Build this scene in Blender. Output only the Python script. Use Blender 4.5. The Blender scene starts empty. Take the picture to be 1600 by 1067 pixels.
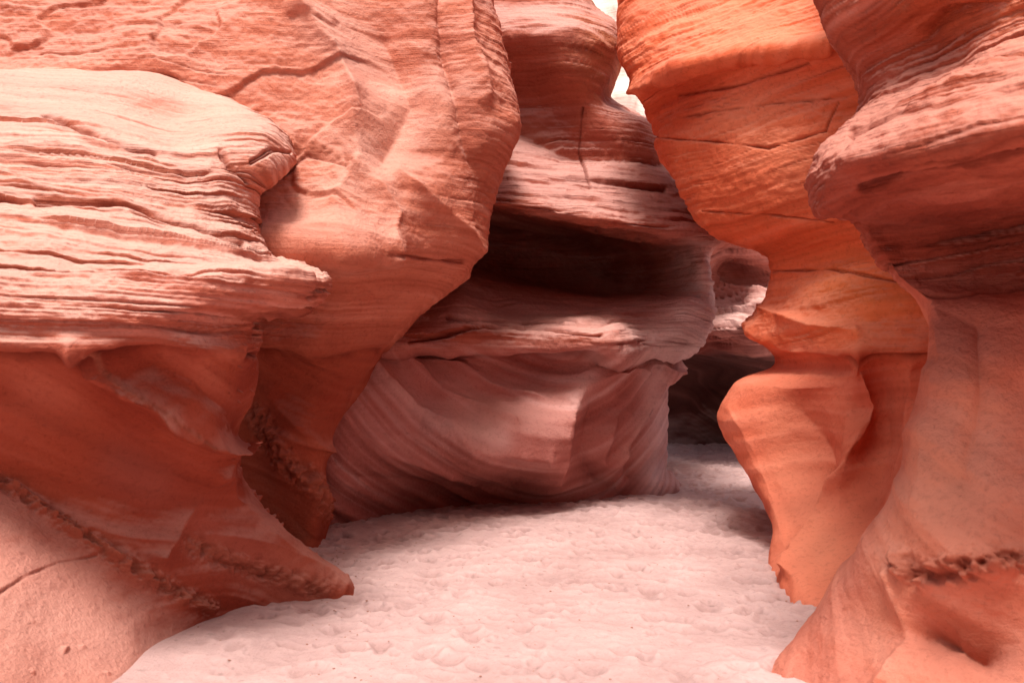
import bpy, math, random, bmesh
import numpy as np
from mathutils import Vector
rng = np.random.RandomState(7)
PERM = rng.permutation(256).astype(np.int32); PERM = np.concatenate([PERM,PERM,PERM])
G = rng.normal(size=(256,3)); G = (G/np.linalg.norm(G,axis=1)[:,None]).astype(np.float32)

def perlin(x,y,z):
    x=np.asarray(x,dtype=np.float32);y=np.asarray(y,dtype=np.float32);z=np.asarray(z,dtype=np.float32)
    xi=np.floor(x).astype(np.int32); yi=np.floor(y).astype(np.int32); zi=np.floor(z).astype(np.int32)
    xf=x-xi; yf=y-yi; zf=z-zi
    xf=xf.astype(np.float32);yf=yf.astype(np.float32);zf=zf.astype(np.float32)
    u=xf*xf*xf*(xf*(xf*6-15)+10); v=yf*yf*yf*(yf*(yf*6-15)+10); w=zf*zf*zf*(zf*(zf*6-15)+10)
    xi=xi&255; yi=yi&255; zi=zi&255
    def c(a,b,d):
        h=PERM[PERM[PERM[(xi+a)&255]+((yi+b)&255)]+((zi+d)&255)]
        g=G[h]
        return g[...,0]*(xf-a)+g[...,1]*(yf-b)+g[...,2]*(zf-d)
    x00=c(0,0,0)*(1-u)+c(1,0,0)*u; x10=c(0,1,0)*(1-u)+c(1,1,0)*u
    x01=c(0,0,1)*(1-u)+c(1,0,1)*u; x11=c(0,1,1)*(1-u)+c(1,1,1)*u
    return 1.6*((x00*(1-v)+x10*v)*(1-w)+(x01*(1-v)+x11*v)*w)
def fbm(x,y,z,o=3,g=.5):
    s=0;a=1
    for i in range(o):
        s=s+a*perlin(x+i*17.3,y+i*9.1,z+i*5.7); x=x*2.03;y=y*2.03;z=z*2.03;a*=g
    return s
def sstep(a,b,x):
    t=np.clip((x-a)/(b-a),0,1); return t*t*(3-2*t)
def beds(X,Y,t,soft=.22,lat=.35):
    k=np.floor(t); f=t-k
    a=perlin(X*lat+k*7.31,Y*lat+k*3.7,k*5.13+.5); b=perlin(X*lat+(k+1)*7.31,Y*lat+(k+1)*3.7,(k+1)*5.13+.5)
    s=sstep(1-soft,1,f)
    return a*(1-s)+b*s, np.exp(-((f-1+soft*.5)/(soft*.45))**2)*np.clip(np.abs(a-b)*1.3,0,1)

EYE=1.6
def survey(r):           # bearing, drop and distance readings -> metres
    r=np.array(r,dtype=np.float64)
    b,v,d=r[...,0],r[...,1],r[...,2]
    return np.stack([(b-800)/1600*d, d, EYE-(v-550)/1600*d],-1)

def interp(P,t,T,k=1.0):
    n=len(t); m=np.zeros_like(P)
    for i in range(n):
        if i==0: m[i]=(P[1]-P[0])/(t[1]-t[0])
        elif i==n-1: m[i]=(P[-1]-P[-2])/(t[-1]-t[-2])
        else:
            a=(P[i]-P[i-1])/(t[i]-t[i-1]); b=(P[i+1]-P[i])/(t[i+1]-t[i])
            h0=t[i]-t[i-1];h1=t[i+1]-t[i]
            m[i]=k*(a*h1+b*h0)/(h0+h1)
    idx=np.clip(np.searchsorted(t,T,side='right')-1,0,n-2)
    h=(t[idx+1]-t[idx]); s=(T-t[idx])/h
    sh=(-1,)+(1,)*(P.ndim-1); s=s.reshape(sh); h=h.reshape(sh)
    return ((2*s**3-3*s**2+1)*P[idx]+(s**3-2*s**2+s)*h*m[idx]+(-2*s**3+3*s**2)*P[idx+1]+(s**3-s**2)*h*m[idx+1])

def surface(rows,nr,nc,k=0.9):
    P=survey(rows)
    dr=np.linalg.norm(np.diff(P,axis=0),axis=2).mean(1); dc=np.linalg.norm(np.diff(P,axis=1),axis=2).mean(0)
    dr=np.minimum(dr,1.3)**0.85; dc=np.minimum(dc,1.3)**0.9
    tr=np.concatenate([[0],np.cumsum(dr)]); tc=np.concatenate([[0],np.cumsum(dc)])
    Q=interp(P,tr,np.linspace(0,tr[-1],nr),k)
    Q=np.swapaxes(interp(np.swapaxes(Q,0,1).copy(),tc,np.linspace(0,tc[-1],nc),k),0,1)
    return Q
def normals(Q):
    a=np.gradient(Q,axis=0); b=np.gradient(Q,axis=1)
    N=np.cross(a,b); N/=np.linalg.norm(N,axis=2)[...,None]+1e-9
    c=Q[Q.shape[0]//2,Q.shape[1]//2]; n=N[Q.shape[0]//2,Q.shape[1]//2]
    if np.dot(n,np.array([0,0,EYE])-c)<0: N=-N
    return N

def mesh_obj(name,Q,mat,col=None):
    nr,nc,_=Q.shape
    me=bpy.data.meshes.new(name)
    me.vertices.add(nr*nc); me.vertices.foreach_set("co",Q.reshape(-1).astype(np.float32))
    i=np.arange(nr*nc).reshape(nr,nc)
    a=i[:-1,:-1];b=i[:-1,1:];c=i[1:,1:];d=i[1:,:-1]
    f=np.stack([a,d,c,b],-1).reshape(-1,4).astype(np.int32)
    n=len(f)
    me.loops.add(n*4); me.loops.foreach_set("vertex_index",f.reshape(-1))
    me.polygons.add(n); me.polygons.foreach_set("loop_start",np.arange(0,n*4,4,dtype=np.int32))
    me.polygons.foreach_set("loop_total",np.full(n,4,dtype=np.int32))
    me.polygons.foreach_set("use_smooth",np.ones(n,dtype=bool))
    me.update(calc_edges=True)
    if col is not None:
        at=me.attributes.new("mineral_light",'FLOAT_COLOR','POINT')  # rock and sand colour with some painted light and shade mixed in
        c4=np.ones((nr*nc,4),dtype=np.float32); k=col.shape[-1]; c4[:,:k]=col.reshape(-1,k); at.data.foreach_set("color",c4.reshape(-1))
    me.materials.append(mat)
    o=bpy.data.objects.new(name,me); bpy.context.scene.collection.objects.link(o)
    return o

def seg_dist(Q,pts):   # distance of the surface from a surveyed feature line, measured across the face
    P=survey(pts); yy=np.maximum(Q[...,1],.5); A=np.stack([Q[...,0]/yy,(Q[...,2]-EYE)/yy],-1)
    p=np.stack([P[:,0]/P[:,1],(P[:,2]-EYE)/P[:,1]],-1)
    best=np.full(Q.shape[:2],1e9)
    for i in range(len(p)-1):
        a=p[i];b=p[i+1];ab=b-a
        t=np.clip(((A-a)@ab)/(ab@ab+1e-12),0,1)
        best=np.minimum(best,np.linalg.norm(A-(a+t[...,None]*ab),axis=2))
    return best*yy
def lerp3(v,stops):
    xs=[s[0] for s in stops]
    return np.stack([np.interp(v,xs,[s[1][i] for s in stops]) for i in range(3)],-1)

def carve(Q,pal,seed,upper=1.0,lower=1.0,tilt=(0,0),big=0.04,notch=0.05,nod=0.0,bands=(),ridges=(),knobs=(),cracks=(),spall=0,
          spallmask=None,smooth=(),qfun=None,zsplit=1.62,natural=1.0,bandc=1.0,rgh=1.0,blk=.02,tints=(),warp=1.0,stripe=1.0):
    N=normals(Q)
    X=(Q[...,0]+seed*13.7).astype(np.float32);Y=(Q[...,1]+seed*7.1).astype(np.float32);Z=Q[...,2].astype(np.float32)
    D0=np.zeros_like(Z)
    jit=.03*fbm(X*3,Y*3,Z*3,3)
    for pts,wd,amp in ridges:
        d=np.maximum(seg_dist(Q,pts)+jit,0.0); D0=D0+.85*amp*np.exp(-d/wd)
    for p,rad,amp in knobs:
        d=seg_dist(Q,[p,(p[0]+1,p[1],p[2])])+.5*jit; D0=D0+amp*np.exp(-(d/rad)**2)
    Q=Q+N*D0[...,None]
    w1=fbm(X*.35,Y*.35,Z*.35,2); w2=fbm(X*.5+40,Y*.5,Z*.5,2); w3=fbm(X*2,Y*2,Z*2,3)
    up=sstep(zsplit-.05,zsplit+.10,Z)
    sm=np.ones_like(Z)
    for p,rad,fac in smooth:
        c=survey(p); g=np.exp(-((np.linalg.norm(Q-c,axis=2))/rad)**2); sm=sm*(1-g*(1-fac))
    zt=Z+tilt[0]*(X-seed*13.7)+tilt[1]*Y+warp*(0.14*w1+.014*w3)
    b1,e1=beds(X,Y,zt*4.2,.10,.5); b2,e2=beds(X,Y,zt*12+3,.15,.9); b3,e3=beds(X,Y,zt*28+7,.3,1.4)
    act=sstep(-.35,.45,perlin(X*.55+3,Y*.55,Z*1.3+7)+.1)
    cut2=sstep(.1,.35,perlin(X*.8,Y*.8+5,zt*5)); cut3=sstep(.0,.3,perlin(X*1.3+2,Y*1.3+5,zt*9))
    k1=np.floor(zt*4.2); k2=np.floor(zt*12+3)
    br2=perlin(X*1.9+k2*3.37,Y*1.9+k2*.71,k2*1.73+.4); br1=perlin(X*.9+k1*5.37,Y*.9+k1*.91,k1*2.71+.4)
    du=.030*b1+.028*b2*(.25+.75*act)+.020*b3*(.25+.75*act)+.0055*perlin(X*2.5,Y*2.5,zt*68)
    du=du+blk*(act*np.tanh(br2*9)*.7+np.tanh(br1*14))
    du=du-.034*e2*cut2*natural-.018*e3*cut3*natural
    if qfun is None: q=Z*.9+.45*(X-seed*13.7)+.35*w2
    else: q=qfun(Q)+.10*w2
    f1=perlin(X*.3,Y*.3,q*3.2); f2=perlin(X*.4+5,Y*.4,q*10); f3=perlin(X*.6+5,Y*.6,q*28); f4=perlin(X*1+5,Y*1,q*70)
    dl=.07*(.5-np.abs(f1)*1.6)+.016*(.5-np.abs(f2))+.004*f3+.001*f4
    D=sm*(up*upper*du+(1-up)*lower*dl)+big*fbm(X*.9,Y*.9,Z*1.1,2)+rgh*(.018*fbm(X*2.6,Y*2.6,Z*3.6,3)+.008*fbm(X*11,Y*11,Z*15,3))*(.35+.65*up*np.minimum(sm,1))
    if spall:
        f=fbm(X*.5+21,Y*.5,Z*.7,3,.4)+.03*fbm(X*5,Y*5,Z*5,3)+.45*Z
        mk=up if spallmask is None else spallmask(Q)
        fs=f/.45; kk=np.floor(fs); ff=fs-kk
        sp=(sstep(0,.08,ff)-ff)
        D=D+spall*mk*sp+mk*.011*fbm(X*5,Y*5,Z*6,4,.7); ed=np.exp(-((ff-.02)/.03)**2)*mk*sstep(-.1,.3,w2)
    else: ed=0*Z
    nt=np.exp(-((Z-1.575-.02*w1-.012*w3)/.02)**2)*(0.5+.5*np.tanh(perlin(X*1.5,Y*1.5,Z)*5))
    D=D-notch*nt
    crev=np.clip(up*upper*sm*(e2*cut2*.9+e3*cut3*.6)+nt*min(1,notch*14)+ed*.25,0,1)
    if nod>0:
        k=np.maximum(0,perlin(X*15,Y*15,Z*15)-.5); D=D+nod*k*(1-up)*sstep(0,.35,w2)
    crust=np.zeros_like(Z)
    for pts,wd,amp in bands:
        s=np.exp(-((seg_dist(Q,pts)+.3*jit)/wd)**2); k=fbm(X*14,Y*14,Z*14,3,.6)
        D=D+s*amp*(.3+.9*np.clip(k,-.6,.8)); crust=np.maximum(crust,s); crev=np.maximum(crev,s*sstep(-.0,-.3,k)*.95)
    for pts,wd,dep in cracks:
        s=np.exp(-((seg_dist(Q,pts)+.4*jit)/wd)**2); D=D-dep*s; crev=np.maximum(crev,s*.8)
    R=Q+N*D[...,None]
    NN=normals(R)
    lamv=.5+.30*perlin(X*.4,Y*.4,zt*6)+.22*perlin(X*.7+4,Y*.7,zt*19)+.28*stripe*perlin(X*1.2+4,Y*1.2,zt*52)+.10*w3
    swv=.5+bandc*(.26*f2+.20*perlin(X*.3+8,Y*.3,q*17)+.13*stripe*perlin(X*.5+8,Y*.5,q*45)-.1*np.abs(f1))+.06*w3+.3*(1-bandc)*fbm(X,Y,q*3,3)
    cu=lerp3(lamv,[(.1,pal[0]),(.5,pal[1]),(.9,pal[2])]); cl=lerp3(swv,[(.15,pal[3]),(.5,pal[4]),(.85,pal[5])])
    u3=up[...,None]; col=cl*(1-u3)+cu*u3
    lum=(.75+.5*np.clip(lamv*up+swv*(1-up),0,1))[...,None]
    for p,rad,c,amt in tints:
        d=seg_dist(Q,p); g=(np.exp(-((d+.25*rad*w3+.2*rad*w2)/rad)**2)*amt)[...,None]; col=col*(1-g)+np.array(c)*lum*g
    pt=fbm(X*.7+31,Y*.7,Z*.7,4); col=col*(1-.32*sstep(.1,.7,pt)[...,None]*np.array([.6,1,1]))
    st=perlin(X*2.2+5,Y*2.2,Z*.35); col=col*(1-.20*sstep(.2,.6,st*(.6+w2))[...,None]*np.array([.7,1,1]))
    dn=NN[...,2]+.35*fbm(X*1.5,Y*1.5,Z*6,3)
    df=(sstep(.0,.75,dn)*pal[7]*(.45+.55*up))[...,None]  # pale dust on up-facing rock, doubling as painted light from above
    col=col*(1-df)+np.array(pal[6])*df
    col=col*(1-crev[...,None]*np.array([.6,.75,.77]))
    cr=crust[...,None]*.6; col=col*(1-cr)+np.array(pal[1])*.7*cr
    lw=np.clip(.10+.9*up*np.clip(sm,0,1)*(.3+.7*act)*min(1.2,upper+.2),0,1)
    return R,np.concatenate([np.clip(col,.01,.9),lw[...,None]],-1)

def new_mat(name):
    m=bpy.data.materials.new(name); m.use_nodes=True
    nt=m.node_tree; nt.nodes.clear(); return m,nt
def noise(nt,vec,scale,detail=4,rough=.55,dist=0):
    n=nt.nodes.new('ShaderNodeTexNoise'); n.inputs['Scale'].default_value=scale
    n.inputs['Detail'].default_value=detail; n.inputs['Roughness'].default_value=rough; n.inputs['Distortion'].default_value=dist
    nt.links.new(vec,n.inputs['Vector']); return n
def mapping(nt,vec,scale=(1,1,1),rot=(0,0,0)):
    n=nt.nodes.new('ShaderNodeMapping'); n.inputs['Scale'].default_value=scale; n.inputs['Rotation'].default_value=rot
    nt.links.new(vec,n.inputs['Vector']); return n.outputs[0]
def mix(nt,a,b,fac,mode='MIX'):
    n=nt.nodes.new('ShaderNodeMix'); n.data_type='RGBA'; n.blend_type=mode
    for s,v in ((n.inputs[0],fac),(n.inputs[6],a),(n.inputs[7],b)):
        if isinstance(v,(int,float)): s.default_value=v
        elif isinstance(v,tuple): s.default_value=(*v,1)
        else: nt.links.new(v,s)
    return n.outputs[2]
def maprange(nt,v,a,b,c=0,d=1):
    n=nt.nodes.new('ShaderNodeMapRange'); n.inputs[1].default_value=a;n.inputs[2].default_value=b;n.inputs[3].default_value=c;n.inputs[4].default_value=d
    nt.links.new(v,n.inputs[0]); return n.outputs[0]
def math_(nt,op,a,b):
    n=nt.nodes.new('ShaderNodeMath'); n.operation=op
    for i,v in enumerate((a,b)):
        if isinstance(v,(int,float)): n.inputs[i].default_value=v
        else: nt.links.new(v,n.inputs[i])
    return n.outputs[0]
def stone(name,grain=30,dist=.028,lamz=34,isand=False,lamc=.75,gd=4):
    m,nt=new_mat(name)
    geo=nt.nodes.new('ShaderNodeNewGeometry'); pos=geo.outputs['Position']
    at=nt.nodes.new('ShaderNodeAttribute'); at.attribute_name="mineral_light"
    fine=noise(nt,pos,grain,gd,.72).outputs[0]
    lam=noise(nt,mapping(nt,pos,(1.3,1.3,lamz)),1,3,.7,.2).outputs[0]
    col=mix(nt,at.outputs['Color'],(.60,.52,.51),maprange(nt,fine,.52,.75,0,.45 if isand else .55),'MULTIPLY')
    lf=math_(nt,'MULTIPLY',maprange(nt,lam,.48,.66,0,.0 if isand else lamc),at.outputs['Alpha'])
    col=mix(nt,col,(.68,.58,.56),lf,'MULTIPLY')
    b=nt.nodes.new('ShaderNodeBsdfPrincipled'); nt.links.new(col,b.inputs['Base Color'])
    b.inputs['Roughness'].default_value=.9; b.inputs['Specular IOR Level'].default_value=.15
    h=math_(nt,'ADD',math_(nt,'MULTIPLY',fine,.55),math_(nt,'MULTIPLY',math_(nt,'MULTIPLY',lam,1.1),at.outputs['Alpha'] if not isand else .2))
    bp=nt.nodes.new('ShaderNodeBump'); bp.inputs['Strength'].default_value=1; bp.inputs['Distance'].default_value=dist
    nt.links.new(h,bp.inputs['Height']); nt.links.new(bp.outputs[0],b.inputs['Normal'])
    o=nt.nodes.new('ShaderNodeOutputMaterial'); nt.links.new(b.outputs[0],o.inputs[0])
    return m
M=stone("sandstone"); MS=stone("smooth_sandstone",26,.017,26,lamc=.35)

pA=[(.34,.085,.045),(.54,.175,.11),(.72,.36,.28),(.27,.052,.028),(.37,.08,.042),(.50,.15,.095),(.77,.48,.40),.72]  # lower-face stops darkened to stand in for undercut shade
pB=[(.40,.105,.06),(.56,.18,.11),(.68,.29,.205),(.26,.052,.03),(.36,.078,.04),(.47,.14,.085),(.75,.43,.35),.5]
pC=[(.31,.075,.045),(.43,.125,.08),(.57,.235,.18),(.32,.10,.08),(.48,.185,.155),(.76,.49,.455),(.72,.44,.39),.65]
pD=[(.42,.13,.10),(.58,.24,.19),(.74,.42,.37),(.07,.022,.018),(.10,.035,.028),(.18,.07,.06),(.76,.50,.45),.6]  # lower stops near black, painting the shade of the passage opening
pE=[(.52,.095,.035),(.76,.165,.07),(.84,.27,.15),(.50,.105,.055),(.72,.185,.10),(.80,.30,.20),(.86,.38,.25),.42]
pF=[(.28,.055,.03),(.44,.11,.065),(.62,.235,.17),(.48,.12,.065),(.66,.205,.125),(.78,.34,.24),(.74,.38,.30),.55]  # upper stops darkened so the cap's overhang reads as shaded
pR=[(.8,.64,.54),(.86,.72,.62),(.88,.77,.68),(.8,.64,.54),(.86,.72,.62),(.88,.77,.68),(.9,.82,.76),.6]  # near-white, standing in for strong sun on the far cliff

A=[
[(-900,140,8.5),(-300,130,9.5),(0,135,9.5),(130,135,9.6),(250,145,9.7),(340,170,9.8),(400,200,9.8),(425,235,9.8),(400,260,10)],
[(-900,80,6.5),(-300,105,7.2),(0,110,7.2),(130,112,7.3),(240,121,7.4),(330,150,7.5),(395,180,7.6),(438,208,7.7),(425,225,8.8)],
[(-900,180,5.3),(-300,180,6.3),(0,170,6.5),(130,175,6.7),(240,190,6.9),(330,210,7.0),(395,220,7.1),(455,232,7.4),(430,245,8.8)],
[(-900,250,4.6),(-300,250,5.7),(0,240,5.9),(120,245,6.0),(230,250,6.2),(320,262,6.4),(375,268,6.7),(445,258,7.2),(430,275,8.8)],
[(-900,300,4.4),(-300,290,5.5),(0,285,5.7),(120,288,5.8),(230,290,6.0),(315,292,6.25),(355,292,6.5),(402,290,7.0),(400,294,8.8)],
[(-900,340,4.2),(-300,335,5.3),(0,330,5.5),(120,335,5.6),(230,340,5.8),(310,340,6.0),(360,342,6.3),(396,340,6.8),(400,340,8.8)],
[(-900,400,3.9),(-300,400,5.0),(0,390,5.2),(120,390,5.3),(230,395,5.4),(320,395,5.6),(375,395,5.8),(420,395,6.4),(430,400,8.5)],
[(-900,480,3.7),(-300,470,4.8),(0,445,5.0),(120,445,5.05),(230,444,5.1),(330,442,5.2),(430,438,5.45),(505,445,5.9),(480,450,8)],
[(-900,500,3.7),(-300,490,4.78),(0,475,4.95),(120,475,5.0),(230,475,5.05),(330,475,5.2),(430,472,5.5),(488,474,6.0),(470,475,8)],
[(-900,520,3.65),(-300,520,4.75),(0,510,4.95),(120,510,5.0),(230,505,5.05),(310,503,5.25),(360,500,5.6),(404,500,6.3),(402,500,8)],
[(-900,545,3.65),(-300,545,4.75),(0,542,4.95),(120,545,5.0),(230,545,5.1),(310,546,5.25),(365,546,5.6),(400,548,6.3),(400,550,8)],
[(-900,570,3.85),(-300,570,5.0),(0,566,5.15),(120,566,5.2),(230,568,5.3),(310,568,5.45),(362,568,5.8),(396,568,6.4),(396,570,8)],
[(-900,650,3.9),(-300,640,5.1),(0,640,5.3),(120,640,5.4),(220,640,5.4),(300,640,5.5),(345,640,5.8),(383,630,6.4),(385,630,8)],
[(-900,740,4.0),(-300,730,5.2),(0,715,5.45),(120,715,5.55),(200,720,5.65),(280,715,5.75),(320,705,5.9),(345,695,6.3),(350,700,8)],
[(-900,800,3.95),(-300,790,5.15),(0,745,5.5),(100,790,5.65),(190,810,5.75),(270,800,5.9),(330,780,6.1),(390,793,6.6),(380,790,8)],
[(-900,900,3.7),(-300,880,4.85),(0,800,5.35),(85,850,5.5),(165,890,5.6),(255,915,5.85),(360,885,6.2),(462,872,6.7),(450,850,8.2)],
[(-900,1000,3.4),(-300,980,4.4),(0,880,5.05),(80,920,5.2),(155,945,5.4),(265,972,5.8),(370,948,6.35),(535,934,6.85),(520,900,8.2)],
[(-900,1300,2.9),(-300,1250,3.6),(0,1090,4.4),(70,1095,4.6),(190,1090,4.95),(285,1070,5.65),(375,1040,6.3),(545,1010,6.9),(530,1000,8)],
]
B=[
[(-300,-300,10.2),(50,-300,10.2),(250,-300,10.4),(430,-300,10.5),(560,-290,10.5),(640,-270,10.5),(705,-250,10.9),(680,-250,14)],
[(-300,-150,8.9),(50,-150,8.9),(250,-150,8.9),(430,-150,9.0),(560,-140,9.1),(665,-130,9.1),(740,-120,9.7),(715,-120,13)],
[(-300,0,8.3),(50,0,8.3),(250,0,8.3),(430,0,8.3),(560,0,8.4),(690,0,8.5),(764,0,9.1),(740,0,12)],
[(-300,110,8.0),(50,110,8.0),(250,110,8.0),(430,110,8.0),(560,110,8.25),(690,110,8.3),(785,100,8.8),(750,100,12)],
[(-300,190,7.9),(50,190,7.9),(250,190,7.9),(430,195,7.85),(560,190,8.1),(700,190,8.2),(803,188,8.7),(770,190,12)],
[(-300,270,7.8),(50,270,7.8),(250,270,7.8),(430,275,7.7),(570,270,7.85),(690,275,8.15),(777,272,8.8),(750,270,12)],
[(-300,340,7.6),(50,340,7.6),(250,340,7.6),(430,335,7.5),(560,340,7.6),(655,350,8.05),(750,350,8.8),(720,350,12)],
[(-300,390,7.4),(50,390,7.4),(250,390,7.4),(430,382,7.15),(530,392,7.3),(612,395,7.75),(720,412,8.7),(690,410,12)],
[(-300,430,7.9),(50,430,7.9),(250,430,7.9),(400,430,7.8),(500,425,7.7),(595,428,8.0),(708,436,8.65),(680,440,12)],
[(-300,500,7.9),(50,500,7.9),(250,500,7.9),(400,500,7.9),(500,495,7.9),(575,492,8.1),(650,490,8.55),(630,490,12)],
[(-300,545,7.9),(50,545,7.9),(250,545,7.9),(400,545,7.85),(480,545,7.9),(540,546,8.1),(602,547,8.55),(580,547,12)],
[(-300,565,8.1),(50,565,8.1),(250,565,8.1),(390,565,8.1),(460,565,8.1),(525,566,8.25),(585,566,8.65),(570,566,12)],
[(-300,640,8.2),(50,640,8.2),(250,640,8.2),(350,640,8.25),(420,640,8.2),(485,640,8.2),(542,640,8.6),(530,640,12)],
[(-300,700,8.2),(50,700,8.2),(250,700,8.2),(330,700,8.3),(400,700,8.3),(450,700,8.2),(495,698,8.5),(490,700,12)],
[(-300,780,8.2),(50,780,8.2),(250,780,8.2),(340,780,8.3),(400,780,8.35),(460,780,8.3),(505,790,8.5),(500,790,12)],
[(-300,850,8.2),(50,850,8.2),(250,850,8.2),(340,850,8.3),(400,850,8.4),(450,850,8.45),(495,852,8.55),(490,850,12)],
[(-300,950,8.2),(50,950,8.2),(250,950,8.2),(340,950,8.3),(400,950,8.4),(450,950,8.5),(500,950,8.6),(490,950,12)],
]
C=[
[(450,-230,12.2),(600,-230,12.2),(720,-230,12.2),(780,-230,12.3),(825,-230,12.4),(850,-230,12.5),(872,-230,12.8),(855,-230,14.5)],
[(450,-110,11.5),(600,-110,11.5),(720,-110,11.5),(790,-110,11.6),(840,-110,11.6),(868,-110,11.7),(890,-110,12.1),(875,-110,14.2)],
[(450,0,11.2),(600,0,11.2),(720,0,11.2),(800,0,11.2),(862,0,11.2),(895,0,11.3),(920,0,11.8),(905,0,14)],
[(450,55,10.9),(600,55,10.9),(720,55,10.9),(820,55,10.8),(880,55,10.8),(928,55,11.0),(965,52,11.6),(945,50,14)],
[(450,120,11),(600,120,11),(720,120,11),(825,120,11.1),(885,120,10.9),(928,117,11.0),(964,115,11.5),(945,120,14)],
[(450,165,11.2),(600,165,11.2),(720,165,11.2),(830,165,11.4),(890,165,11.2),(922,160,11.1),(952,158,11.4),(946,160,14)],
[(450,202,11.2),(600,202,11.2),(720,202,11.2),(830,202,11.3),(900,200,11.2),(955,196,11.1),(1018,192,11.6),(1000,190,14)],
[(450,250,10.8),(600,250,10.8),(720,250,10.8),(830,250,10.9),(920,240,11.1),(980,235,11.1),(1047,240,11.6),(1040,240,14)],
[(450,280,10.4),(600,280,10.4),(720,280,10.4),(830,280,10.3),(920,290,10.5),(1000,298,10.8),(1080,310,11.3),(1080,310,14)],
[(450,308,10.1),(600,308,10.1),(720,308,10.1),(830,326,9.95),(920,338,10.0),(1010,348,10.3),(1125,364,11.0),(1120,365,14)],
[(450,322,11.5),(600,322,11.5),(720,322,11.5),(830,344,11.5),(920,356,11.3),(1005,366,10.9),(1120,380,11.1),(1115,380,14)],
[(450,370,13.6),(600,370,13.6),(720,370,13.8),(830,385,14.3),(920,396,14.1),(1005,402,12.6),(1100,405,11.2),(1095,400,14)],
[(450,412,13.1),(600,412,13.1),(720,412,13.3),(830,432,13.8),(920,448,13.6),(1005,450,12.5),(1102,450,11.2),(1095,450,14)],
[(450,455,11),(600,455,11),(700,440,11.4),(830,455,11.9),(930,468,11.5),(1010,480,11.2),(1103,492,11.2),(1090,490,14)],
[(450,500,10.2),(600,500,10.2),(706,486,10.5),(830,486,10.9),(935,496,10.6),(1005,508,10.9),(1096,510,11.2),(1080,510,14)],
[(450,528,9.6),(600,528,9.75),(710,520,10.0),(830,518,10.15),(942,522,10.05),(1000,528,10.7),(1085,526,11.2),(1070,526,14)],
[(450,546,9.6),(600,546,9.75),(710,546,10.0),(830,548,10.15),(947,549,10.1),(1000,547,10.75),(1068,545,11.3),(1055,545,15)],
[(450,556,9.85),(590,556,9.95),(710,556,10.3),(830,557,10.5),(930,559,10.5),(985,560,10.9),(1050,560,11.5),(1035,562,15)],
[(450,620,9.5),(560,620,9.5),(680,620,10.05),(800,625,10.4),(895,625,10.35),(955,620,10.85),(1026,625,11.5),(1008,625,15)],
[(450,690,9.3),(540,690,9.25),(650,690,9.6),(780,685,9.85),(865,690,10.2),(940,690,10.75),(1022,690,11.5),(1000,690,15)],
[(450,740,9.4),(530,745,9.25),(650,745,9.7),(770,740,10.1),(865,740,10.5),(950,745,11.0),(1026,735,11.6),(1005,730,15)],
[(450,820,9.8),(520,820,9.5),(640,800,10.25),(750,790,10.8),(865,786,10.95),(965,776,11.3),(1050,768,11.75),(1020,740,15)],
[(450,880,9.9),(520,880,9.6),(640,860,10.4),(750,850,10.9),(865,846,11),(970,836,11.4),(1055,828,11.9),(1025,800,15)],
]
D=[
[(960,340,17),(1040,340,17),(1100,340,17),(1150,340,17),(1210,340,17),(1300,340,17)],
[(960,355,16),(1040,355,15.6),(1100,355,15.2),(1150,355,15),(1210,355,15),(1300,355,15)],
[(960,385,15),(1040,385,14.8),(1100,380,14.3),(1150,378,14),(1200,398,14.2),(1300,400,14.2)],
[(960,430,15),(1040,430,14.8),(1100,425,14.7),(1135,430,14.9),(1195,440,14.4),(1300,440,14.2)],
[(960,470,15.3),(1040,470,15.0),(1100,470,14.8),(1135,475,14.6),(1195,480,14.0),(1300,480,13.9)],
[(960,510,15),(1040,510,14.8),(1100,510,14.3),(1145,515,14.1),(1200,510,13.6),(1300,510,13.6)],
[(960,532,15.1),(1040,532,14.9),(1100,532,14.5),(1145,540,14.3),(1200,540,14.0),(1300,550,14)],
[(960,560,17),(1040,560,16.8),(1090,560,16.4),(1145,575,16.6),(1200,585,16.6),(1300,600,16.6)],
[(960,640,18.4),(1040,640,18.2),(1085,640,17.8),(1145,640,18.2),(1200,640,18.2),(1300,640,18)],
[(960,695,17.9),(1040,695,17.8),(1090,695,17.6),(1145,695,18),(1200,695,18),(1300,695,18)],
[(960,740,17.9),(1040,740,17.9),(1090,740,17.6),(1145,740,18),(1200,740,18),(1300,740,18)],
]
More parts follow.
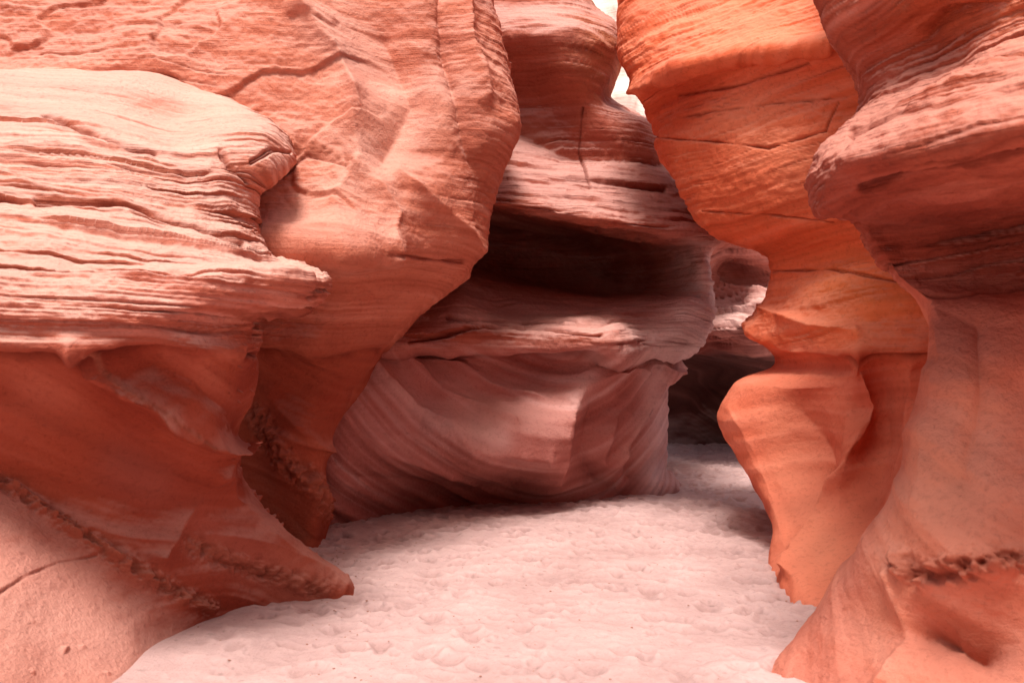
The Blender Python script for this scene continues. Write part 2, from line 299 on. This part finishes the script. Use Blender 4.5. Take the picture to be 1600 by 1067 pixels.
E=[
[(1045,-110,11.8),(980,-110,10.6),(1070,-110,10.0),(1165,-110,9.5),(1260,-110,9.1),(1350,-110,8.8),(1500,-110,8.5),(1700,-110,8.2)],
[(1020,0,11.5),(976,0,10.2),(1060,0,9.6),(1160,0,9.0),(1250,0,8.5),(1340,0,8.1),(1500,0,7.8),(1700,0,7.5)],
[(1020,85,11.5),(974,85,10.0),(1060,65,9.2),(1160,45,8.7),(1250,40,8.3),(1340,40,8),(1500,40,7.7),(1700,40,7.4)],
[(1040,140,11.3),(1002,138,9.8),(1060,108,9.05),(1160,85,8.5),(1250,75,8.1),(1340,75,7.9),(1500,75,7.6),(1700,75,7.4)],
[(1045,160,11.3),(1010,155,9.95),(1070,125,9.3),(1160,100,8.7),(1250,90,8.25),(1340,90,7.98),(1500,90,7.7),(1700,90,7.4)],
[(1065,230,11.3),(1033,230,9.7),(1100,220,9.1),(1180,205,8.55),(1260,195,8.2),(1340,190,8),(1500,190,7.7),(1700,190,7.4)],
[(1100,300,11.2),(1068,298,9.5),(1130,290,8.9),(1200,280,8.4),(1275,275,8.1),(1350,270,7.9),(1500,270,7.6),(1700,270,7.3)],
[(1140,360,11),(1108,355,9.3),(1165,352,8.8),(1225,350,8.4),(1290,345,8.15),(1355,340,7.9),(1500,340,7.6),(1700,340,7.3)],
[(1235,405,11),(1200,403,9.15),(1235,405,8.8),(1280,400,8.5),(1330,395,8.2),(1380,390,7.9),(1500,390,7.6),(1700,390,7.3)],
[(1225,470,11),(1190,478,9.1),(1230,470,8.65),(1280,460,8.3),(1340,455,8.0),(1390,450,7.8),(1500,450,7.5),(1700,450,7.2)],
[(1195,505,11),(1160,508,9.2),(1210,515,8.65),(1270,510,8.25),(1335,510,7.95),(1390,505,7.75),(1500,505,7.5),(1700,500,7.2)],
[(1228,545,11),(1203,548,9.0),(1240,550,8.5),(1290,552,8.1),(1340,554,7.8),(1390,555,7.65),(1500,555,7.4),(1700,550,7.1)],
[(1232,566,11),(1208,566,9.1),(1245,568,8.6),(1290,568,8.2),(1340,570,7.9),(1390,570,7.75),(1500,570,7.5),(1700,570,7.2)],
[(1175,600,11),(1152,598,9.0),(1190,598,8.5),(1260,600,8.15),(1325,600,7.9),(1365,600,7.85),(1500,600,7.4),(1700,600,7.1)],
[(1155,652,11),(1130,650,8.9),(1180,655,8.4),(1250,655,8.15),(1320,650,7.8),(1362,650,7.85),(1500,650,7.3),(1700,650,7.0)],
[(1185,730,10.6),(1164,730,8.6),(1200,730,8.3),(1260,730,8.05),(1310,730,7.6),(1370,730,7.55),(1500,730,7.1),(1700,730,6.8)],
[(1222,820,10),(1206,822,8.0),(1234,820,7.8),(1268,820,7.45),(1310,820,7.2),(1360,820,7.1),(1500,820,6.8),(1700,820,6.6)],
[(1218,885,9),(1202,887,7.6),(1232,890,7.3),(1258,890,6.95),(1300,890,6.8),(1350,885,6.7),(1500,890,6.5),(1700,890,6.4)],
[(1222,930,8.6),(1216,938,7.2),(1232,945,6.7),(1260,948,6.48),(1290,955,6.3),(1350,950,6.3),(1500,950,6.2),(1700,950,6.2)],
[(1224,1050,8.6),(1218,1050,7.2),(1234,1050,6.7),(1260,1050,6.48),(1290,1050,6.3),(1350,1050,6.3),(1500,1050,6.2),(1700,1050,6.2)],
]
F=[
[(1330,-300,8.8),(1265,-300,6.1),(1360,-300,5.5),(1480,-300,5.1),(1620,-300,4.8),(1800,-300,4.6),(2100,-300,4.4),(3600,-450,3.1)],
[(1315,-150,8.5),(1270,-150,5.8),(1352,-150,5.35),(1470,-150,5.0),(1600,-150,4.7),(1800,-150,4.4),(2100,-150,4.3),(3600,-300,3.0)],
[(1340,0,8),(1290,0,5.6),(1360,0,5.3),(1470,0,4.9),(1600,-20,4.6),(1800,-20,4.3),(2100,-20,4.2),(3600,-100,2.8)],
[(1370,90,8),(1334,90,5.6),(1388,80,5.35),(1480,60,5.0),(1600,30,4.6),(1800,30,4.3),(2100,20,4.1),(3600,-50,2.7)],
[(1380,155,8),(1346,148,5.55),(1388,130,5.3),(1480,98,4.95),(1600,62,4.5),(1800,60,4.1),(2100,50,3.9),(3600,0,2.5)],
[(1370,200,8),(1314,202,5.2),(1362,185,4.9),(1470,150,4.4),(1600,120,4.0),(1800,110,3.7),(2100,100,3.6),(3600,50,2.3)],
[(1330,275,8),(1268,270,4.95),(1328,252,4.5),(1450,230,4.05),(1600,210,3.65),(1800,205,3.45),(2100,200,3.35),(3600,160,2.2)],
[(1340,318,8),(1278,320,5.0),(1335,308,4.65),(1450,290,4.3),(1600,270,3.95),(1800,265,3.6),(2100,265,3.4),(3600,240,2.25)],
[(1400,355,8),(1335,350,5.45),(1395,362,5.45),(1480,355,5.35),(1600,340,5.15),(1800,330,4.4),(2100,330,4.0),(3600,330,2.5)],
[(1450,430,8),(1394,425,5.55),(1440,432,5.52),(1510,432,5.45),(1600,430,5.35),(1800,420,4.7),(2100,420,4.3),(3600,420,2.7)],
[(1500,490,8),(1448,483,5.4),(1482,482,5.2),(1540,477,5.05),(1620,470,5.0),(1800,470,4.6),(2100,470,4.3),(3600,470,2.8)],
[(1500,560,8),(1460,555,5.2),(1495,560,4.9),(1545,560,4.78),(1620,560,4.75),(1800,560,4.6),(2100,560,4.3),(3600,560,2.8)],
[(1480,650,8),(1440,650,5.1),(1482,650,4.8),(1540,650,4.68),(1620,650,4.65),(1800,650,4.5),(2100,650,4.3),(3600,650,2.8)],
[(1460,750,8),(1408,745,5.05),(1452,760,4.7),(1530,770,4.5),(1620,770,4.45),(1800,770,4.4),(2100,770,4.2),(3600,770,2.7)],
[(1400,860,8),(1336,860,5.1),(1400,870,4.75),(1500,880,4.4),(1620,880,4.3),(1800,880,4.2),(2100,880,4.0),(3600,900,2.6)],
[(1330,970,7),(1277,970,5.1),(1370,980,4.75),(1490,990,4.4),(1620,1000,4.25),(1800,1000,4.0),(2100,1000,3.9),(3600,1100,2.4)],
[(1270,1067,6.5),(1223,1067,4.97),(1330,1090,4.6),(1470,1100,4.25),(1620,1110,4.1),(1800,1150,3.8),(2100,1150,3.7),(3600,1300,2.2)],
[(1240,1200,5.5),(1160,1200,4.7),(1300,1250,4.4),(1450,1250,4.1),(1620,1250,3.9),(1800,1300,3.7),(2100,1350,3.4),(3600,1700,2.0)],
]
GAP_CLIFF=[[(u,v,d+.3*math.sin(u*.05)) for u in range(860,1121,40)] for v,d in ((-200,27),(-120,25),(0,24),(100,23),(200,22),(330,21),(500,20))]

def add_rock(name,rows,nr,nc,mat,pal,label,cat,k=.9,**kw):
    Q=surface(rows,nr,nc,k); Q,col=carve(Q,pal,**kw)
    o=mesh_obj(name,Q,mat,col); o["label"]=label; o["category"]=cat; return o

add_rock("rock_outcrop",A,1000,540,M,pA,"pale pink layered sandstone outcrop with a jutting ledge","rock outcrop",seed=1,tilt=(.05,-.02),
  upper=1.15,natural=1.5,lower=.5,big=.035,nod=.16,notch=.07,blk=.018,bandc=.5,warp=.45,
  smooth=[((150,135,7.3),.9,.1),((330,165,7.4),.7,.1),((-200,140,7.2),1.2,.15)],
  tints=[([(-100,960,5),(60,960,5),(180,990,5)],.30,(.52,.23,.18),.7),([(40,860,5),(150,930,5)],.1,(.50,.17,.12),.6),([(320,830,6),(400,880,6.4),(480,915,6.6)],.16,(.56,.21,.15),.5),
         ([(200,740,5.5),(240,760,5.5)],.16,(.48,.19,.14),.45),([(60,590,5.2),(60,600,5.2)],.2,(.50,.17,.11),.4)],
  bands=([[(-100,700,5.4),(0,752,5.4),(90,812,5.5),(180,868,5.6),(260,915,5.85),(330,948,6.2)],.04,.07],
         [[(130,560,5.1),(200,610,5.2),(270,652,5.3),(335,700,5.8)],.012,.03],[[(300,850,6),(400,890,6.3),(500,920,6.7)],.06,.04]),
  ridges=[([(110,548,5.1),(200,602,5.2),(270,645,5.35),(342,692,5.9)],.045,.13),
          ([(200,602,5.2),(270,645,5.35),(342,692,5.9)],.07,.06),
          ([(120,640,5.3),(170,675,5.4),(230,715,5.6),(300,760,5.9)],.10,-.06),
          ([(240,575,5.3),(310,595,5.4),(350,635,5.8)],.08,-.06),
          ([(345,695,6.1),(300,790,6.0),(250,870,5.8)],.08,.13),([(330,740,6.1),(430,850,6.5),(530,922,6.8)],.07,.08),
          ([(300,840,6.0),(350,880,6.2),(420,910,6.5)],.10,-.08),
          ([(80,190,6.4),(200,235,6.3),(330,270,6.5)],.04,-.03)],
  knobs=[((345,215,7.0),.24,.08),((415,220,7.3),.2,.07),((395,265,7.1),.14,.05),((290,185,7.1),.3,-.07)],
  cracks=[([(70,185,6.5),(150,215,6.4),(240,245,6.3)],.014,.035),([(345,235,6.9),(368,262,6.8),(385,285,6.7)],.012,.03),([(395,252,7.0),(425,236,7.3),(455,238,7.4)],.010,.03),
          ([(60,320,5.5),(180,320,5.6),(300,345,5.9),(385,375,6.2)],.016,.05),([(0,925,5),(40,900,5.1),(90,880,5.3),(150,868,5.5)],.010,.025)])
def leftmask(Q):
    t=Q[...,0]+.25*(Q[...,2]-3.4)
    return sstep(-.8,-1.4,t)*sstep(2.5,2.9,Q[...,2])*.9 + .1
add_rock("canyon_wall",B,700,500,M,pB,"tall overhanging red sandstone wall with flaking face","rock wall",seed=2,tilt=(.1,0),upper=.45,lower=.6,big=.09,spall=.045,spallmask=leftmask,blk=.008,bandc=.6,rgh=1.0,stripe=.7,
  smooth=[((640,170,8.2),1.2,.3),((745,100,8.7),.5,2.8),((740,300,8.6),.5,1.6)],
  tints=[([(560,230,8),(660,180,8)],.3,(.70,.36,.27),.5),([(500,50,8),(600,150,8)],.2,(.72,.38,.30),.5)],
  bands=([[(400,650,8.2),(450,720,8.1),(500,770,8.4),(515,800,8.5)],.08,.08],[[(290,150,8),(380,200,8),(470,230,7.9),(545,250,7.9)],.05,.03]),
  ridges=[([(700,-100,8.6),(690,0,8.5),(700,90,8.3),(725,190,8.3),(740,260,8.4)],.08,-.14),
          ([(730,-60,8.8),(735,60,8.7),(760,150,8.6)],.07,.12),
          ([(540,190,8.0),(560,260,7.8),(520,330,7.6)],.25,.20),
          ([(440,0,8.3),(520,90,8.2),(560,190,8.0)],.2,.20),
          ([(600,60,8.2),(640,160,8.2),(600,250,7.9)],.25,-.24),([(620,270,7.9),(690,330,8.2),(730,380,8.7)],.2,.16),([(400,385,7.1),(520,392,7.2),(610,396,7.7)],.08,.13),
          ([(590,300,7.8),(612,335,7.8),(600,380,7.8)],.10,.10),([(420,620,8.1),(500,700,8.3)],.12,.12)],
  cracks=[([(440,275,7.6),(480,248,7.7),(540,262,7.7)],.012,.025),([(610,398,7.8),(660,405,8.2),(718,408,8.7)],.012,.03)])
def qC(Q):
    x=Q[...,0]-.55;z=Q[...,2]
    return z-np.where(x<0,.30,.75)*x*x
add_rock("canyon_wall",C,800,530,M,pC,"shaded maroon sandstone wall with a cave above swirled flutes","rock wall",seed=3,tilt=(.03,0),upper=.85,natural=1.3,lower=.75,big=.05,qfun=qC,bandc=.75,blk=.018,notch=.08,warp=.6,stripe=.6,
  smooth=[((900,400,13),1.5,.12),((850,90,11),1.1,.35),((850,500,10.5),1.0,1.6),((1000,230,11),.5,.6)],
  tints=[([(1085,430,11.2),(1080,520,11.2),(1030,530,11)],.32,(.82,.67,.65),.9),([(940,20,11),(950,90,11)],.35,(.74,.30,.15),.55),([(1020,600,11.4),(1020,760,11.6)],.16,(.80,.60,.58),.65),  # pale right-end blobs paint a lit patch into the rock colour
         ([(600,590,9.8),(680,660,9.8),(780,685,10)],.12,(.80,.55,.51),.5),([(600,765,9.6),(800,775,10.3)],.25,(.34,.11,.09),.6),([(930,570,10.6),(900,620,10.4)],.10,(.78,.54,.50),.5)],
  ridges=[([(960,562,10.9),(905,610,10.4),(868,680,10.2),(866,740,10.5)],.16,.24),
          ([(930,640,10.7),(915,710,10.7),(930,760,11)],.15,-.18),
          ([(560,570,9.9),(640,650,9.8),(730,695,9.9),(840,700,10.1)],.13,.24),
          ([(620,560,10),(700,630,10),(800,668,10.2)],.07,.10),([(700,560,10),(760,605,10.2),(850,630,10.4)],.07,.09),
          ([(520,640,9.6),(600,710,9.6),(700,740,9.9)],.08,.12),
          ([(560,750,9.8),(680,770,10),(800,765,10.2)],.2,-.12),
          ([(1045,560,11.4),(1000,640,11.2),(955,720,11)],.08,.24),([(1026,620,11.5),(1024,700,11.5),(1048,766,11.7)],.08,.08),
          ([(995,570,10.9),(950,650,10.8),(935,720,10.9)],.07,.18),([(1025,600,11.2),(985,690,11.2),(985,750,11.3)],.08,-.14),
          ([(780,190,11.2),(880,235,11),(1040,250,11.4)],.08,-.12),([(800,60,10.9),(900,50,10.8),(960,80,11.1)],.15,.08)],
  knobs=[((720,492,9.9),.26,.12),((1075,500,11.2),.3,.10)],
  cracks=[([(640,535,10),(760,505,10.2),(830,508,10),(940,522,9.9)],.018,.07),([(700,490,10),(820,498,10.2),(900,505,10)],.014,.05),([(910,170,11.1),(905,240,11),(925,290,10.8)],.012,.03),([(790,265,10.7),(900,275,10.7),(1040,295,11)],.02,.05)])
add_rock("canyon_wall",D,320,240,M,pD,"mauve sandstone wall where the passage bends","rock wall",seed=4,big=.08,notch=.03,upper=1.3,natural=1.6,zsplit=1.62,blk=.035,warp=.6,
  tints=[([(1150,495,14),(1190,500,14)],.3,(.80,.62,.58),.5)],
  ridges=[([(1100,395,14.4),(1120,440,14.6),(1190,462,14)],.12,.25),([(1135,430,14.8),(1190,440,14.3)],.15,-.25)])
def qE(Q): return Q[...,2]*.9-.25*(Q[...,0]-2.3)+.25*(Q[...,2]-.8)**2
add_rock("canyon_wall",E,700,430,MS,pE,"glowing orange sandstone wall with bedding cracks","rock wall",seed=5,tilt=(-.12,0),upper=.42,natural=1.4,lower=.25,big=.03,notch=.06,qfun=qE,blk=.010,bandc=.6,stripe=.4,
  smooth=[((1200,380,8.4),.6,.6),((1100,60,9.2),.9,1.8),((1150,270,8.8),.5,.5)],
  tints=[([(1250,680,8),(1280,850,7.2)],.3,(.80,.33,.20),.5),([(1150,180,8.8),(1250,260,8.3)],.3,(.84,.32,.18),.4),([(1300,450,8),(1420,480,7.7)],.3,(.88,.28,.09),.55)],  # salmon and orange blobs paint bounced glow into the wall colour
  ridges=[([(1345,560,7.9),(1352,640,7.8),(1318,730,7.5),(1262,830,7.3),(1240,900,6.9)],.07,.22),
          ([(1375,590,8.0),(1385,680,7.8),(1370,770,7.4)],.14,-.09),([(1425,570,7.6),(1420,680,7.4),(1380,800,7.1)],.08,.10),
          ([(1240,640,8.0),(1280,720,7.8),(1260,800,7.5)],.30,-.20),([(1140,640,8.9),(1190,740,8.3),(1225,850,7.7)],.10,.06),
          ([(985,140,9.8),(1060,110,9.0),(1160,86,8.5),(1300,72,8)],.07,.14),([(1190,485,9),(1270,510,8.3),(1340,520,7.9)],.05,.10),
          ([(1170,515,9.2),(1230,545,8.6),(1310,556,8.0)],.05,.08)],
  cracks=[([(1020,215,9.7),(1120,222,9),(1200,232,8.5),(1290,205,8.1)],.008,.03),([(1060,185,9.4),(1180,165,8.6),(1320,150,8)],.006,.02),
          ([(1100,330,9.2),(1190,335,8.6),(1300,350,8.1)],.007,.02),([(1180,425,9),(1300,420,8.3),(1400,440,7.8)],.008,.025),([(1060,150,9.2),(1150,135,8.7),(1260,100,8.2)],.012,.04),
          ([(1290,205,8.1),(1310,160,8.05)],.008,.02)])
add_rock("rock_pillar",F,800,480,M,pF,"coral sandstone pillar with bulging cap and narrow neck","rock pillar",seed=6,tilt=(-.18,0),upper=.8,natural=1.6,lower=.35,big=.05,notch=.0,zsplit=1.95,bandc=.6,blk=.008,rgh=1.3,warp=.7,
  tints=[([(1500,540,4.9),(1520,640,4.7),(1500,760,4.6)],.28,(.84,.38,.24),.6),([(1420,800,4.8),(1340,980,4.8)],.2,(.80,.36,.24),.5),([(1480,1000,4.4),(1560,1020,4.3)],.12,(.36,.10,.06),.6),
         ([(1450,10,5),(1560,-10,4.7)],.3,(.72,.20,.08),.5),([(1380,350,5.2),(1480,372,5.2),(1600,365,5)],.14,(.26,.06,.035),.7)],  # last, dark blob paints shade under the cap
  bands=([[(1410,880,4.7),(1440,900,4.6),(1480,890,4.45),(1560,880,4.35),(1700,870,4.2)],.045,.11],),
  ridges=[([(1460,480,5.15),(1480,560,4.95),(1455,680,4.9),(1440,780,4.75)],.08,.07),([(1520,500,5),(1530,620,4.75),(1500,740,4.65)],.14,-.10),
          ([(1320,252,4.6),(1450,230,4.1),(1600,200,3.75)],.06,.07),([(1440,985,4.5),(1480,1000,4.35),(1540,1020,4.25)],.06,-.24),
          ([(1400,900,4.75),(1420,1000,4.6),(1380,1080,4.6)],.05,.10),([(1440,60,5),(1470,30,4.9),(1560,5,4.7)],.05,-.12)],
  cracks=[([(1440,455,5.1),(1500,462,5),(1600,450,4.85)],.010,.03),([(1330,205,5.1),(1400,180,4.7),(1600,135,4)],.012,.03),([(1340,300,4.6),(1460,262,4.1),(1600,238,3.8)],.012,.04)])
add_rock("bright_gap_cliff",GAP_CLIFF,90,90,M,pR,"near-white cliff added behind the gap to show bright","cliff",seed=9,big=.1,notch=0)  # added behind the gap so it shows white instead of blue sky
def back():  # unseen wall added to cut sky light from behind and bounce warmth
    rows=[]
    for z,dy in ((7.5,-1.8),(6,-1.0),(4,-.3),(2,0),(1,.2),(-.4,.6)):
        rows.append([(x,-5.5+dy-.12*x*x*.3,z) for x in (-7,-5,-3,-1,1,3,5,7)])
    return np.array(rows,dtype=float)
P=back(); tr=np.arange(len(P)).astype(float); Q=interp(P,tr,np.linspace(0,tr[-1],160)); tc=np.arange(P.shape[1]).astype(float)
Q=np.swapaxes(interp(np.swapaxes(Q,0,1).copy(),tc,np.linspace(0,tc[-1],200)),0,1)
Q,col=carve(Q,pB,seed=12,big=.1); o=mesh_obj("canyon_wall",Q,M,col); o["label"]="red sandstone wall added out of view to darken undersides"; o["category"]="rock wall"

# ---------------- sand ----------------
def axis(lo,hi,n,far):
    a=np.linspace(lo,hi,n); s=a[1]-a[0]; ext=[]; p=s
    while sum(ext)<far: p*=1.35; ext.append(p)
    e=np.cumsum(ext); return np.concatenate([lo-e[::-1],a,hi+e])
xs=axis(-3.2,3.8,560,800); ys=axis(3.4,19,1100,800)
XX,YY=np.meshgrid(xs,ys)
x=XX.astype(np.float32);y=YY.astype(np.float32);o=np.zeros_like(x)
rel=(.020*perlin(x*2.0,y*2.0,o+4)+.014*np.abs(perlin(x*4.5,y*4.5,o+3.3))+.009*perlin(x*9,y*9,o+1)+.004*perlin(x*22,y*22,o+1)).astype(np.float64)
prng=np.random.RandomState(3)
for i in range(5200):
    cx=prng.uniform(-2.6,3.6); cy=4.3+14.5*prng.rand()**.8; a=prng.uniform(0,math.pi)*.6+1.0; L=prng.uniform(.035,.095); W=L*prng.uniform(.5,.8); dp=L*prng.uniform(.18,.36)
    i0,i1=np.searchsorted(xs,[cx-.3,cx+.3]); j0,j1=np.searchsorted(ys,[cy-.3,cy+.3])
    X_=XX[j0:j1,i0:i1]-cx; Y_=YY[j0:j1,i0:i1]-cy
    r=np.sqrt(((X_*math.cos(a)+Y_*math.sin(a))/L)**2+((-X_*math.sin(a)+Y_*math.cos(a))/W)**2)
    rel[j0:j1,i0:i1]+=-dp*np.exp(-r**3)+dp*.3*np.exp(-((r-1.4)/.35)**2)
rel=np.clip(rel,-.055,.035)
fade=np.where(YY<7.2,sstep(-1.95,-1.45,x),1.0)
rel=rel*fade
ZZ=.045*perlin(x*.5,y*.5,o)*(.3+.7*fade)+rel
near=((np.abs(XX)<6)&(YY>1)&(YY<22)); ZZ=np.where(near,ZZ,ZZ*.2)
tone=.5+.3*fbm(x*1.2,y*1.2,o,3)+np.clip(rel*16,-.6,.3)  # hollows darker, crests paler: relief shading painted into the sand
sc=lerp3(tone,[(0,(.42,.275,.26)),(1,(.62,.435,.415))])
spk=sstep(.5,.7,perlin(x*19,y*19,o+8))[...,None]; sc=sc*(1-.25*spk)
SM=stone("pink_sand",34,.022,14,True,gd=5)
g=mesh_obj("sand_ground",np.stack([XX,YY,ZZ],-1)[::-1],SM,sc[::-1]); g["kind"]="structure"; g["label"]="pale pink trampled sand floor of the canyon"; g["category"]="sand"
def ground_z(px,py):
    return ZZ[min(np.searchsorted(ys,py),len(ys)-1),min(np.searchsorted(xs,px),len(xs)-1)]
pm,nt=new_mat("stone_chip"); b=nt.nodes.new('ShaderNodeBsdfPrincipled'); geo=nt.nodes.new('ShaderNodeNewGeometry')
n=noise(nt,geo.outputs['Position'],9,3); c=mix(nt,(.25,.10,.07),(.48,.26,.20),n.outputs[0]); nt.links.new(c,b.inputs['Base Color']); b.inputs['Roughness'].default_value=.9
oo=nt.nodes.new('ShaderNodeOutputMaterial'); nt.links.new(b.outputs[0],oo.inputs[0])
bm=bmesh.new()
for i in range(420):
    cy=4.6+prng.rand()**1.3*9; cx=prng.uniform(-.32,.30)*cy
    if prng.rand()<.5: cx=-.17*cy+prng.normal()*.15
    r=prng.uniform(.002,.007)
    res=bmesh.ops.create_icosphere(bm,subdivisions=1,radius=r)
    z=ground_z(cx,cy)
    for v in res['verts']:
        v.co=Vector((v.co.x*prng.uniform(.8,1.5)+cx,v.co.y*prng.uniform(.8,1.4)+cy,v.co.z*.6+z+r*.3))
me=bpy.data.meshes.new("pebbles"); bm.to_mesh(me); bm.free(); me.materials.append(pm)
po=bpy.data.objects.new("pebbles",me); po["kind"]="stuff"; po["label"]="tiny dark stone chips scattered over the sand"; po["category"]="pebbles"; bpy.context.scene.collection.objects.link(po)

# ---------------- light ----------------
el,az=math.radians(70),math.radians(190)
w=bpy.data.worlds.new("World"); bpy.context.scene.world=w; w.use_nodes=True
nt=w.node_tree; bg=nt.nodes['Background']; sky=nt.nodes.new('ShaderNodeTexSky'); sky.sky_type='NISHITA'; sky.sun_disc=False
sky.sun_elevation=el; sky.sun_rotation=az; sky.dust_density=7; sky.ozone_density=0
warm=mix(nt,sky.outputs[0],(1.0,.93,.87),1.0,'MULTIPLY')
nt.links.new(warm,bg.inputs[0]); bg.inputs[1].default_value=.14
sl=bpy.data.lights.new("sun","SUN"); sl.energy=4.2; sl.angle=math.radians(18); sl.color=(1,.93,.88)
so=bpy.data.objects.new("sun",sl); bpy.context.scene.collection.objects.link(so)
dirv=Vector((math.sin(az)*math.cos(el),math.cos(az)*math.cos(el),math.sin(el)))
so.rotation_euler=dirv.to_track_quat('Z','Y').to_euler()
cam=bpy.data.cameras.new("camera"); co=bpy.data.objects.new("camera",cam); bpy.context.scene.collection.objects.link(co)
co.location=(0,0,EYE); co.rotation_euler=(math.radians(90),0,0); cam.lens=36; cam.sensor_width=36; cam.shift_y=.0103
cam.clip_end=3000; cam.dof.use_dof=True; cam.dof.focus_distance=9; cam.dof.aperture_fstop=2.8
bpy.context.scene.camera=co
s=bpy.context.scene; s.view_settings.view_transform='Standard'; s.view_settings.look='None'; s.view_settings.exposure=0
